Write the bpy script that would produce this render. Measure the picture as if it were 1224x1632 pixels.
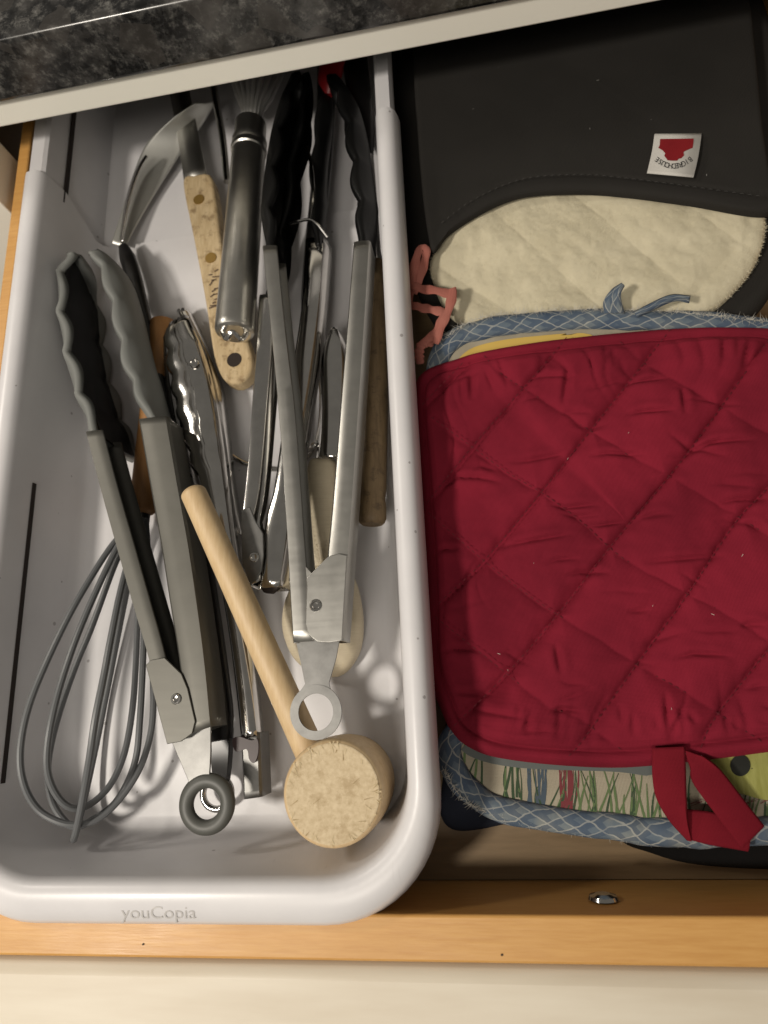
import bpy, math, random
import numpy as np
from mathutils import Vector, Matrix
random.seed(4); rng = np.random.default_rng(4)
for o in list(bpy.data.objects): bpy.data.objects.remove(o)
S = bpy.context.scene
COL = S.collection
# ------------------------------------------------------------------ camera
F = 1050.0; CX, CY = 612.0, 816.0; H = 0.35
_dY = np.array([446-CX, -2936-CY, F]); _dY /= np.linalg.norm(_dY)
_dX = -np.array([-6300-CX, 1390-CY, F]); _dX /= np.linalg.norm(_dX)
_dX -= _dY*np.dot(_dX, _dY); _dX /= np.linalg.norm(_dX)
_dU = np.cross(_dX, _dY)
M3 = np.array([_dX, _dY, _dU])
cam = bpy.data.cameras.new('camera'); cam_o = bpy.data.objects.new('camera', cam); COL.objects.link(cam_o)
cx = M3 @ np.array([1., 0, 0]); cy = M3 @ np.array([0, -1., 0]); cz = M3 @ np.array([0, 0, -1.])
cam_o.matrix_world = Matrix(((cx[0], cy[0], cz[0], 0), (cx[1], cy[1], cz[1], 0), (cx[2], cy[2], cz[2], H), (0, 0, 0, 1)))
cam.sensor_fit = 'HORIZONTAL'; cam.sensor_width = 36; cam.lens = F/1224*36; cam.clip_start = 0.01; cam.clip_end = 50
cam.dof.use_dof = True; cam.dof.focus_distance = 0.315; cam.dof.aperture_fstop = 11.0
S.camera = cam_o
# ------------------------------------------------------------------ light
W = bpy.data.worlds.new('World'); S.world = W; W.use_nodes = True
W.node_tree.nodes['Background'].inputs[0].default_value = (1.0, 0.93, 0.82, 1)
W.node_tree.nodes['Background'].inputs[1].default_value = 0.15
def area(name, loc, target, size, power, col):
    l = bpy.data.lights.new(name, 'AREA'); l.shape = 'DISK'; l.size = size; l.energy = power; l.color = col
    o = bpy.data.objects.new(name, l); COL.objects.link(o); o.location = loc
    o.rotation_euler = (Vector(target)-Vector(loc)).to_track_quat('-Z', 'Y').to_euler(); return o
area('pendant_lamp', (-0.58, -0.24, 0.90), (-0.10, 0.14, 0.0), 0.12, 7.2, (1.0, 0.92, 0.81))
area('counter_lamp', (-0.85, 0.50, 0.70), (-0.1, 0.05, 0.0), 0.14, 2.2, (1.0, 0.92, 0.81))
area('overhead_fill', (-0.25, -0.95, 1.6), (-0.05, 0.15, 0.05), 0.6, 9.0, (1.0, 0.92, 0.81))  # unseen soft fill, added overhead and forward to brighten the rail
S.view_settings.view_transform = 'Standard'; S.view_settings.look = 'None'
S.view_settings.exposure = 0.0; S.view_settings.gamma = 1.0; S.view_settings.use_curve_mapping = False
S.render.engine = 'CYCLES'
# ------------------------------------------------------------------ helpers
def P(x, y, z):
    w = M3 @ np.array([x-CX, y-CY, F]); w = w*((z-H)/w[2]); return np.array([w[0], w[1], z])
PX = 0.30/F                                   # metres per photo pixel at utensil height
def Q(l, z=None): return np.array([P(p[0], p[1], p[2] if len(p) > 2 else z) for p in l])
def smooth(pts, n, closed=False, curve=True):
    p = np.array(pts, float); m = len(p)
    if curve and m > 2:
        out = []; K = 14
        rngk = range(m if closed else m-1)
        for i in rngk:
            if closed: a, b, c, d = p[(i-1) % m], p[i], p[(i+1) % m], p[(i+2) % m]
            else: b, c = p[i], p[i+1]; a = p[i-1] if i > 0 else 2*b-c; d = p[i+2] if i+2 < m else 2*c-b
            for k in range(K):
                t = k/K
                out.append(.5*((2*b)+(c-a)*t+(2*a-5*b+4*c-d)*t*t+(3*b-a-3*c+d)*t**3))
        out.append(p[0] if closed else p[-1]); p = np.array(out)
    elif closed: p = np.vstack([p, p[:1]])
    s = np.concatenate([[0], np.cumsum(np.linalg.norm(np.diff(p, axis=0), axis=1))])
    q = np.linspace(0, s[-1], n+1 if closed else n)
    r = np.stack([np.interp(q, s, p[:, k]) for k in range(p.shape[1])], 1)
    return r[:-1] if closed else r
def thing(name, label, cat, loc, group=None):
    o = bpy.data.objects.new(name, None); COL.objects.link(o); o.location = loc; o.empty_display_size = .02
    o['label'] = label; o['category'] = cat
    if group: o['group'] = group
    return o
def mesh(name, V, Fc, mat, parent=None, flat=False, sharp=35, kind=None, label=None, cat=None, solid=None, bevel=None, sub=0, off=0.0, uv=None, mats=None):
    V = np.array(V, float)
    if parent is not None:
        p = parent; base = np.zeros(3)
        while p is not None: base += np.array(p.location); p = p.parent
        V = V-base
    me = bpy.data.meshes.new(name); me.from_pydata([tuple(map(float, v)) for v in V], [], [tuple(map(int, f)) for f in Fc]); me.update()
    if uv is not None:
        ul = me.uv_layers.new(name='UVMap'); li = np.empty(len(me.loops), dtype=np.int32); me.loops.foreach_get('vertex_index', li)
        ul.data.foreach_set('uv', np.array(uv, dtype=np.float32)[li].ravel())
    if not flat:
        me.polygons.foreach_set('use_smooth', [True]*len(me.polygons)); me.set_sharp_from_angle(angle=math.radians(sharp))
    me.materials.append(mat)
    o = bpy.data.objects.new(name, me); COL.objects.link(o)
    if parent is not None: o.parent = parent
    if label: o['label'] = label
    if cat: o['category'] = cat
    if kind: o['kind'] = kind
    if solid:
        m = o.modifiers.new('solid', 'SOLIDIFY'); m.thickness = solid; m.offset = off; m.use_even_offset = False
    if bevel:
        m = o.modifiers.new('bevel', 'BEVEL'); m.width = bevel; m.segments = 3; m.limit_method = 'ANGLE'; m.angle_limit = math.radians(40)
    if sub:
        m = o.modifiers.new('sub', 'SUBSURF'); m.levels = sub; m.render_levels = sub
    return o
def grid_faces(n, m, closed_m=False):
    f = []
    for i in range(n-1):
        for j in range(m if closed_m else m-1):
            a = i*m+j; b = i*m+(j+1) % m; f.append((a, b, b+m, a+m))
    return f
def box(name, x0, x1, y0, y1, z0, z1, mat, parent=None, bevel=None, **k):
    V = [(x, y, z) for x in (x0, x1) for y in (y0, y1) for z in (z0, z1)]
    Fc = [(0, 1, 3, 2), (4, 6, 7, 5), (0, 4, 5, 1), (2, 3, 7, 6), (0, 2, 6, 4), (1, 5, 7, 3)]
    return mesh(name, V, Fc, mat, parent, bevel=bevel, **k)
def frames(p):
    t = np.gradient(p, axis=0); t /= np.linalg.norm(t, axis=1)[:, None]+1e-12
    up = np.array([0, 0, 1.]); s = np.cross(t, up); ln = np.linalg.norm(s, axis=1)
    s[ln < 1e-4] = (1, 0, 0); s /= np.linalg.norm(s, axis=1)[:, None]; u = np.cross(s, t); return t, s, u
def tube_vf(path, rad, seg=16, flatv=1.0, cap=True, closed=False, round_end=0):
    p = np.array(path, float); n = len(p); r = np.array([rad]*n if np.isscalar(rad) else rad, float)
    if closed:
        e = np.vstack([p[-1:], p, p[:1]]); t, s, u = frames(e); s, u = s[1:-1], u[1:-1]
    else: t, s, u = frames(p)
    a = np.linspace(0, 2*np.pi, seg, endpoint=False)
    V = p[:, None, :]+r[:, None, None]*(np.cos(a)[None, :, None]*s[:, None, :]+flatv*np.sin(a)[None, :, None]*u[:, None, :])
    V = V.reshape(-1, 3); Fc = grid_faces(n, seg, True)
    if closed: Fc += [((n-1)*seg+j, (n-1)*seg+(j+1) % seg, (j+1) % seg, j) for j in range(seg)]
    elif cap: Fc += [tuple(range(seg)), tuple((n-1)*seg+j for j in reversed(range(seg)))]
    return V, Fc
def tube(name, path, rad, mat, parent=None, seg=16, flatv=1.0, closed=False, cap=True, **k):
    V, Fc = tube_vf(path, rad, seg, flatv, cap, closed)
    uv = None
    if k.pop('uvs', False):
        p = np.array(path); s = np.concatenate([[0], np.cumsum(np.linalg.norm(np.diff(p, axis=0), axis=1))])
        uv = np.array([(s[i], (j/seg)) for i in range(len(p)) for j in range(seg)])
    return mesh(name, V, Fc, mat, parent, uv=uv, **k)
def rod(name, a, b, stations, mat, parent=None, seg=28, flatv=1.0, **k):
    """lathe-like rod from a to b; stations = [(t, radius)]"""
    a, b = np.array(a, float), np.array(b, float)
    return tube(name, [a+(b-a)*t for t, r in stations], [r for t, r in stations], mat, parent, seg, flatv, **k)
def round_st(r0, r1, ra, rb, L, k=6, mid=10):
    """stations for a rod with rounded ends of length ra/rb"""
    st = []
    for i in range(k): t = i/k; st.append((ra/L*(1-math.cos(t*math.pi/2)), max(1e-4, r0*math.sin(t*math.pi/2)) if i else r0*.25))
    for i in range(mid+1): t = i/mid; st.append((ra/L+t*(1-(ra+rb)/L), r0+(r1-r0)*t))
    for i in range(1, k+1): t = i/k; st.append((1-rb/L*(1-math.sin(t*math.pi/2)), max(r1*.25, r1*math.cos(t*math.pi/2))))
    return st
def strip(name, L, R, prof, mat, parent=None, n=40, solid=.0009, curve=True, **k):
    """sheet between two edges given as photo pixels + height; prof = [(u, dz)] across"""
    l = smooth(Q(L), n, curve=curve); r = smooth(Q(R), n, curve=curve); V = []
    for i in range(n):
        for u, dz in prof: q = l[i]+(r[i]-l[i])*u; V.append((q[0], q[1], q[2]+dz))
    ln = np.linalg.norm(np.diff(l, axis=0), axis=1).sum(); uv = [(i/(n-1)*ln, u*.4) for i in range(n) for u, dz in prof]
    return mesh(name, V, grid_faces(n, len(prof)), mat, parent, solid=solid, uv=uv, **k)
def plate(name, out, z, th, mat, parent=None, curve=False, n=80, bevel=None, **k):
    """flat plate cut to an outline, top at z"""
    w = np.array([P(p[0], p[1], p[2] if len(p) > 2 else z) for p in out])
    if curve: w = smooth(w, n, closed=True)
    a = np.sum(w[:, 0]*np.roll(w[:, 1], -1)-np.roll(w[:, 0], -1)*w[:, 1])
    if a < 0: w = w[::-1]
    m = len(w); V = np.vstack([w, w-np.array([0, 0, th])])
    Fc = [tuple(range(m)), tuple(range(2*m-1, m-1, -1))]+[(i, i+m, (i+1) % m+m, (i+1) % m) for i in range(m)]
    return mesh(name, V, Fc, mat, parent, bevel=bevel, **k)
def annulus(name, c, ro, ri, th, mat, parent, n=48, extra=None, **k):
    """flat ring (world centre, radii); extra = optional neck outline in world, 0.3 mm lower"""
    c = np.array(c); a = np.linspace(0, 2*np.pi, n, endpoint=False); V = []
    for r, dz in ((ro, 0), (ri, 0), (ri, -th), (ro, -th)): V += [(c[0]+r*math.cos(t), c[1]+r*math.sin(t), c[2]+dz) for t in a]
    Fc = []
    for q in range(4):
        for i in range(n): Fc.append((q*n+i, q*n+(i+1) % n, ((q+1) % 4)*n+(i+1) % n, ((q+1) % 4)*n+i))
    if extra is not None:
        w = np.array(extra); m = len(w); b = len(V); V += [tuple(x) for x in w]+[(x[0], x[1], x[2]-th) for x in w]
        Fc += [tuple(b+i for i in range(m)), tuple(b+2*m-1-i for i in range(m))]+[(b+i, b+i+m, b+(i+1) % m+m, b+(i+1) % m) for i in range(m)]
    return mesh(name, V, Fc, mat, parent, **k)
def vnoise(x, y, seed=0):
    xi, yi = np.floor(x).astype(int), np.floor(y).astype(int); fx, fy = x-xi, y-yi
    fx = fx*fx*(3-2*fx); fy = fy*fy*(3-2*fy)
    def h(a, b):
        v = np.sin(a*127.1+b*311.7+seed*74.7)*43758.5453; return v-np.floor(v)
    return (h(xi, yi)*(1-fx)+h(xi+1, yi)*fx)*(1-fy)+(h(xi, yi+1)*(1-fx)+h(xi+1, yi+1)*fx)*fy-.5
def segdist(x, y, polys):
    d = np.full(x.shape, 9.)
    for p in polys:
        for a, b in zip(p[:-1], p[1:]):
            ab = b[:2]-a[:2]; t = np.clip(((x-a[0])*ab[0]+(y-a[1])*ab[1])/(ab@ab), 0, 1)
            d = np.minimum(d, np.hypot(x-a[0]-t*ab[0], y-a[1]-t*ab[1]))
    return d
def pad(name, out, mat, parent, hfun=None, thick=.004, n=320, rings=90, curve=True, **k):
    """soft fabric pad: dense polar sheet inside an outline (photo px + height), relief from hfun(x, y, edge)"""
    w = smooth(Q(out), n, closed=True, curve=curve); c = w.mean(0)
    s = np.linspace(0, 1, rings)**.75; s[0] = .004
    A = c[None, None]+(w[None]-c[None, None])*s[:, None, None]
    X, Y, Z = A[..., 0], A[..., 1], A[..., 2].copy()
    edge = (1-s)[:, None]*np.linalg.norm(w-c, axis=1)[None]
    if hfun is not None: Z += hfun(X, Y, edge)
    rr = np.clip(edge/(thick*.8), 0, 1); Z -= thick*.5*(1-np.sqrt(np.clip(1-(1-rr)**2, 0, 1)))
    V = np.stack([X, Y, Z], 2).reshape(-1, 3); m = len(V)
    B = w.copy(); B[:, 2] -= thick; V = np.vstack([V, B]); Fc = grid_faces(rings+1, n, True)
    Fc += [tuple(reversed(range(n))), tuple(range(m, m+n))]
    return mesh(name, V, Fc, mat, parent, sharp=80, **k)
_tc = {}
def glyphs(txt):
    if txt not in _tc:
        c = bpy.data.curves.new('t', 'FONT'); c.body = txt; c.size = 1; o = bpy.data.objects.new('t', c); COL.objects.link(o)
        bpy.context.view_layer.update(); me = o.to_mesh()
        V = np.array([v.co[:] for v in me.vertices]); Fc = [tuple(p.vertices) for p in me.polygons]
        o.to_mesh_clear(); bpy.data.objects.remove(o); _tc[txt] = (V, Fc)
    return _tc[txt]
# ------------------------------------------------------------------ materials
def mat(name, col, rough=.5, metal=0.0, **k):
    m = bpy.data.materials.new(name); m.use_nodes = True; b = m.node_tree.nodes['Principled BSDF']
    b.inputs['Base Color'].default_value = (*col, 1); b.inputs['Roughness'].default_value = rough; b.inputs['Metallic'].default_value = metal
    for kk, v in k.items(): b.inputs[kk.replace('_', ' ')].default_value = v
    return m
class NT:
    def __init__(s, m): s.t = m.node_tree; s.b = s.t.nodes['Principled BSDF']; s.co = s.t.nodes.new('ShaderNodeTexCoord')
    def n(s, ty, **k):
        d = s.t.nodes.new('ShaderNode'+ty)
        for a, v in k.items():
            if a.startswith('_'): setattr(d, a[1:], v)
            else: d.inputs[a.replace('__', ' ')].default_value = v
        return d
    def l(s, a, b): s.t.links.new(a, b)
    def mapped(s, scale=(1, 1, 1), rot=(0, 0, 0), src='Object'):
        m = s.n('Mapping'); m.inputs['Scale'].default_value = scale; m.inputs['Rotation'].default_value = rot; s.l(s.co.outputs[src], m.inputs[0]); return m.outputs[0]
    def noise(s, vec, scale, detail=4, rough=.55):
        d = s.n('TexNoise'); d.inputs['Scale'].default_value = scale; d.inputs['Detail'].default_value = detail; d.inputs['Roughness'].default_value = rough; s.l(vec, d.inputs['Vector']); return d.outputs[0]
    def ramp(s, f, stops):
        r = s.n('ValToRGB'); e = r.color_ramp.elements
        while len(e) > 1: e.remove(e[-1])
        e[0].position = stops[0][0]; e[0].color = (*stops[0][1], 1)
        for p, c in stops[1:]: q = e.new(p); q.color = (*c, 1)
        s.l(f, r.inputs[0]); return r.outputs[0]
    def mix(s, f, a, b, mode='MIX'):
        m = s.n('Mix'); m.data_type = 'RGBA'; m.blend_type = mode
        for sock, v in ((m.inputs[0], f), (m.inputs[6], a), (m.inputs[7], b)):
            if hasattr(v, 'is_output'): s.l(v, sock)
            else: sock.default_value = v if not isinstance(v, tuple) else (*v, 1)
        return m.outputs[2]
    def math(s, op, a, b=0.0):
        m = s.n('Math'); m.operation = op
        for sock, v in ((m.inputs[0], a), (m.inputs[1], b)):
            if hasattr(v, 'is_output'): s.l(v, sock)
            else: sock.default_value = v
        return m.outputs[0]
    def col(s, c): s.l(c, s.b.inputs['Base Color'])
    def bump(s, h, st=.3, dist=.001):
        b = s.n('Bump'); b.inputs['Strength'].default_value = st; b.inputs['Distance'].default_value = dist; s.l(h, b.inputs['Height']); s.l(b.outputs[0], s.b.inputs['Normal'])
    def rough(s, f, lo, hi):
        m = s.n('MapRange'); m.inputs['To Min'].default_value = lo; m.inputs['To Max'].default_value = hi; s.l(f, m.inputs[0]); s.l(m.outputs[0], s.b.inputs['Roughness'])
G3 = lambda v: (v, v, v)
def mk_plastic():
    m = mat('speckled_plastic', (.60, .59, .60), .32); t = NT(m); v = t.mapped()
    vo = t.n('TexVoronoi'); vo.inputs['Scale'].default_value = 150; t.l(v, vo.inputs['Vector'])
    sep = t.n('SeparateColor'); t.l(vo.outputs['Color'], sep.inputs[0])
    dot = t.math('LESS_THAN', vo.outputs['Distance'], t.math('MULTIPLY', t.math('GREATER_THAN', sep.outputs[0], .82), t.math('MULTIPLY', sep.outputs[1], .16)))
    smudge = t.noise(v, 30, 5)
    base = t.ramp(smudge, [(.3, (.64, .63, .645)), (.7, (.69, .68, .692))])
    sc = t.ramp(t.noise(t.mapped((260, 14, 60), (0, 0, .35)), 1.0, 4, .6), [(.66, G3(0)), (.74, G3(1))]); sm = t.ramp(t.noise(v, 12, 4), [(.48, G3(0)), (.66, G3(1))])
    base = t.mix(t.math('MULTIPLY', t.math('MULTIPLY', sc, sm), .35), base, (.40, .39, .385))
    t.col(t.mix(t.math('MULTIPLY', dot, .7), base, (.27, .25, .25))); t.rough(smudge, .26, .42); t.bump(t.noise(v, 500, 2), .05, .0003); return m
def mk_metal(name, c, rough, streak=(40, 40, 900), ang=0, amt=.10, dirt=0.0):
    m = mat(name, c, rough, 1.0); t = NT(m); v = t.mapped(streak, (0, 0, ang)); n = t.noise(v, 1.0, 3)
    sp = t.noise(t.mapped(), 90, 5, .65); t.rough(t.math('ADD', t.math('MULTIPLY', n, .55), t.math('MULTIPLY', sp, .45)), max(.04, rough-amt), rough+amt)
    k = 1-dirt; t.col(t.ramp(sp, [(.3, tuple(x*k for x in c)), (.62, c)])); t.bump(n, .05, .0002); return m
def mk_wood(name, c0, c1, scale=(60, 60, 8), ang=0, rough=.6, spots=0.0, spotc=(.1, .06, .03)):
    m = mat(name, c0, rough); t = NT(m); v = t.mapped(scale, (0, 0, ang)); n = t.noise(v, 4, 6, .6); g = t.noise(t.mapped(), 35, 4)
    c = t.mix(t.math('MULTIPLY', g, .5), t.ramp(n, [(.32, c0), (.68, c1)]), c1)
    if spots: 
        s = t.ramp(t.noise(t.mapped(), 160, 6, .7), [(.52, G3(0)), (.64, G3(1))]); c = t.mix(t.math('MULTIPLY', s, spots), c, spotc)
    t.col(c); t.bump(n, .25, .0004); t.rough(g, rough-.1, rough+.12); return m
def mk_cloth(name, c0, c1, weave=1500, nscale=30, st=.35, sheen=.3, rough=.9):
    m = mat(name, c0, rough); t = NT(m); v = t.mapped(); n = t.noise(v, nscale, 5)
    w1 = t.n('TexWave'); w1.inputs['Scale'].default_value = weave/6.3; w1.bands_direction = 'X'; w1.inputs['Distortion'].default_value = 1.5; t.l(v, w1.inputs[0])
    w2 = t.n('TexWave'); w2.inputs['Scale'].default_value = weave/6.3; w2.bands_direction = 'Y'; w2.inputs['Distortion'].default_value = 1.5; t.l(v, w2.inputs[0])
    t.col(t.ramp(n, [(.3, c0), (.7, c1)])); t.bump(t.math('ADD', t.math('ADD', w1.outputs['Fac'], w2.outputs['Fac']), t.math('MULTIPLY', n, 1.2)), st, .0004)
    m.node_tree.nodes['Principled BSDF'].inputs['Sheen Weight'].default_value = sheen
    m.node_tree.nodes['Principled BSDF'].inputs['Sheen Roughness'].default_value = .5
    m.node_tree.nodes['Principled BSDF'].inputs['Sheen Tint'].default_value = (*c1, 1)
    m.node_tree.nodes['Principled BSDF'].inputs['Specular IOR Level'].default_value = .15
    return m
def mk_granite():
    m = mat('black_granite', (.03, .03, .03), .18); t = NT(m); v = t.mapped()
    a = t.noise(v, 170, 9, .74); b = t.noise(v, 60, 7, .65); vo = t.n('TexVoronoi'); vo.inputs['Scale'].default_value = 55; t.l(v, vo.inputs['Vector'])
    c = t.ramp(a, [(.42, (.006, .006, .006)), (.52, (.02, .02, .02)), (.60, (.075, .073, .068)), (.72, (.17, .165, .155))])
    c2 = t.ramp(b, [(.46, (.0, .0, .0)), (.62, (.06, .057, .053))]); sep = t.n('SeparateColor'); t.l(vo.outputs['Color'], sep.inputs[0])
    pl = t.math('MULTIPLY', t.math('GREATER_THAN', sep.outputs[0], .72), .55)
    t.col(t.mix(pl, t.mix(.6, c, c2, 'ADD'), (.055, .050, .045))); t.rough(a, .12, .35); return m
def mk_plaid():
    m = mat('blue_plaid_binding', (.1, .15, .2), .9); t = NT(m); uv = t.n('SeparateXYZ'); t.l(t.co.outputs['UV'], uv.inputs[0])
    u = t.math('MULTIPLY', uv.outputs[0], 78.0); v = t.math('MULTIPLY', uv.outputs[1], 5.0)
    wob = t.math('MULTIPLY', t.noise(t.mapped(), 60, 3), 1.1)
    a = t.math('FRACT', t.math('ADD', t.math('ADD', u, v), wob)); b = t.math('FRACT', t.math('ADD', t.math('SUBTRACT', u, v), wob))
    base = t.ramp(t.noise(t.mapped(), 55, 5), [(.3, (.06, .09, .14)), (.5, (.115, .15, .185)), (.72, (.24, .255, .24))])
    dk = t.math('MAXIMUM', t.math('GREATER_THAN', a, .62), t.math('GREATER_THAN', b, .62))
    wh = t.math('MAXIMUM', t.math('LESS_THAN', a, .10), t.math('LESS_THAN', b, .10))
    c = t.mix(t.math('MULTIPLY', dk, .5), base, (.035, .06, .11)); c = t.mix(t.math('MULTIPLY', t.math('MULTIPLY', wh, t.noise(t.mapped()  , 120, 3)), .80), c, (.50, .49, .43))
    t.col(c); t.bump(t.noise(t.mapped(), 600, 3), .4, .0005); return m
PLASTIC = mk_plastic()
BRUSHED = mk_metal('brushed_steel', (.47, .46, .43), .38, (30, 400, 30), .0, .08, .10)
CHROME = mk_metal('polished_steel', (.66, .645, .62), .13, (60, 60, 60), 0, .06, .15)
DULL = mk_metal('dull_steel', (.25, .247, .238), .48, (60, 60, 60), 0, .12, .3)
SATIN = mk_metal('satin_steel', (.66, .645, .60), .33, (300, 30, 60), 0, .06, .12)
WIREST = mat('bright_wire_steel', (.78, .77, .74), .35, .6)
PALEST = mat('pale_blade_steel', (.56, .56, .53), .42, .75)
DARKST = mk_metal('dark_steel', (.42, .41, .40), .28, (60, 60, 60), 0, .1, .2)  # darker steel than the polished arms
GREYARM = mk_metal('grey_coated_steel', (.15, .146, .13), .5, (40, 300, 40), 0, .07, .08); GREYARM.node_tree.nodes['Principled BSDF'].inputs['Metallic'].default_value = .7
SILI = mat('grey_silicone', (.17, .175, .165), .55); NT(SILI).bump
SILID = mat('dark_grey_silicone', (.075, .076, .068), .48)
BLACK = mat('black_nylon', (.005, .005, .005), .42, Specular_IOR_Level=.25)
BLACKH = mat('black_handle', (.014, .013, .013), .3)
WIRE = mat('grey_silicone_wire', (.125, .13, .135), .35)
CREAM = mk_wood('cream_paddle', (.55, .47, .33), (.64, .56, .41), (30, 500, 30), 0, .5)
BEECH = mk_wood('beech_wood', (.52, .36, .19), (.64, .48, .28), (160, 22, 60), -.42, .5)
BEECHEND = mk_wood('beech_end_grain', (.48, .37, .22), (.66, .54, .36), (120, 120, 120), .3, .8, .40, (.30, .20, .09))
OLDWOOD = mk_wood('worn_wood', (.36, .25, .12), (.55, .43, .26), (110, 22, 60), -.15, .7, .75, (.20, .13, .06))
BROWNWOOD = mk_wood('brown_wood', (.085, .052, .022), (.19, .13, .065), (140, 16, 60), 0, .6, .6, (.05, .03, .015))
ORANGEW = mk_wood('red_brown_wood', (.25, .115, .035), (.34, .17, .06), (140, 20, 60), .1, .5)
BOARD = mk_wood('drawer_wood', (.50, .245, .062), (.60, .33, .10), (14, 160, 160), 0, .42)
BOTTOM = mk_wood('drawer_bottom_ply', (.19, .128, .065), (.25, .17, .09), (14, 120, 120), 0, .5)
PAINT = mat('cream_paint', (.88, .86, .77), .38); _t = NT(PAINT); _v = _t.mapped(); _t.bump(_t.noise(_v, 160, 3), .06, .0005); _t.rough(_t.noise(_v, 25, 4), .3, .46)
PAINT2 = mat('tan_cream_paint', (.62, .55, .44), .42); _t = NT(PAINT2); _v = _t.mapped(); _t.bump(_t.noise(_v, 160, 3), .06, .0005); _t.col(_t.ramp(_t.noise(_t.mapped((4, 30, 30)), 3, 5), [(.3, (.58, .51, .40)), (.7, (.66, .60, .49))]))  # tanner, darker cream than the rail, unevenly toned
GRANITE = mk_granite()
RED = mk_cloth('red_cotton', (.150, .0085, .020), (.245, .0145, .032), 3600, 22)
RED2 = mk_cloth('red_cotton_tape', (.13, .0055, .013), (.18, .009, .018), 3600, 30)
STITCH = mat('dark_red_thread', (.10, .006, .012), .9)
CHAR = mk_cloth('charcoal_twill', (.021, .0195, .0175), (.028, .0258, .0232), 3000, 12, .25, .06)
CHARST = mat('charcoal_thread', (.034, .032, .029), .9)
BLACKC = mk_cloth('black_cloth', (.006, .006, .006), (.011, .010, .010), 3000, 20, .3, .02)
NAVY = mk_cloth('navy_cloth', (.012, .014, .022), (.022, .026, .04), 3000, 30)
FLEECE = mk_cloth('cream_fleece', (.56, .505, .36), (.66, .60, .44), 9000, 45, .3, .3)
PILE = mat('cream_fleece_pile', (.64, .585, .43), .95)
PRINTC = mk_cloth('unbleached_print_cotton', (.31, .275, .205), (.38, .34, .26), 3200, 60)
PLAID = mk_plaid()
PINK = mk_cloth('pink_ribbon_cloth', (.33, .11, .085), (.42, .165, .13), 2500, 60)
TAGW = mk_cloth('white_woven_tag', (.58, .56, .52), (.64, .62, .58), 4000, 60)
TAGR = mk_cloth('red_woven_emblem', (.20, .012, .016), (.25, .016, .02), 4000, 60)
INK = mat('black_print', (.02, .02, .02), .8)
EMB = mat('embossed_plastic', (.50, .485, .475), .38)
SLOT = mat('dark_gap', (.018, .010, .007), .8)
BRASS = mat('brass_rivet', (.32, .20, .055), .55, .6)
REDP = mat('red_plastic', (.32, .012, .016), .3)
GREENS = [mat('print_green_dark', (.035, .065, .03), .9), mat('print_green', (.10, .15, .06), .9), mat('print_blue', (.06, .085, .11), .9), mat('print_red', (.16, .03, .035), .9)]
LIME = mk_wood('print_lime', (.22, .22, .045), (.33, .33, .10), (160, 20, 20), 0, .9); YELL = mat('print_yellow', (.55, .38, .09), .9); DKP = mat('print_dark', (.012, .013, .010), .9); GREYB = mat('print_grey_blue', (.11, .125, .12), .9)

# ================================================================== SETTING
YR = .322                                             # plane of the cabinet face
box('countertop', -.75, .65, YR-.004, 1.05, .1015, .134, GRANITE, bevel=.003, kind='structure')
cab = thing('cabinet_frame', 'cream painted cabinet face rail under the black granite counter edge', 'cabinet', (0, YR, .085))
box('rail', -.75, .65, YR, YR+.02, .085, .101, PAINT, cab, bevel=.0012)
xs = P(4, 300, -.02)[0]
box('stile', -.46, -.2765, YR-.02, YR+.02, -.6, .062, PAINT, cab, bevel=.001)
box('stile', .2, .30, YR, YR+.02, -.3, .0845, PAINT, cab, bevel=.001)
box('inner_back', -.46, .3, .78, .8, -.3, .1, BOTTOM, cab)
box('inner_side', -.30, -.298, YR+.021, .78, -.3, .1, BOTTOM, cab)
drawer = thing('kitchen_drawer', 'open kitchen drawer of orange varnished wood with a cream front', 'drawer', (-.05, .2, -.012))
box('bottom_panel', -.262, .195, -.0855, .70, -.008, 0, BOTTOM, drawer)
box('front_board', -.2712, .21, -.1032, -.086, -.012, .05, BOARD, drawer, bevel=.0012)
box('side_board', -.2712, -.2635, -.0855, .70, -.012, .05, BOARD, drawer, bevel=.0012)
box('side_board', .1965, .21, -.0855, .70, -.012, .05, BOARD, drawer, bevel=.0012)
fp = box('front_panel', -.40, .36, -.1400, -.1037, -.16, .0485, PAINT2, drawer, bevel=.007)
sc = P(960, 1410, .0335); 
V, Fc = tube_vf([(sc[0], -.0885, .031), (sc[0], -.0868, .031), (sc[0], -.0862, .031)], [.0045, .0055, .0058], 20)
scw = mesh('screw', V, Fc, CHROME, drawer)
V, Fc = tube_vf([(sc[0], -.0853, .031), (sc[0], -.0840, .031), (sc[0], -.0832, .031)], [.0062, .0056, .003], 24); mesh('screw_head', V, Fc, CHROME, scw)
for px, py in ((800, 1522), (228, 1505)):
    w = P(px, py, .0503); mesh('knot', [(w[0]+.0004*math.cos(a)*1.3, w[1]+.0004*math.sin(a), .0503) for a in np.linspace(0, 6.28, 9)[:-1]], [tuple(range(8))], SLOT, drawer, flat=True)

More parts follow.
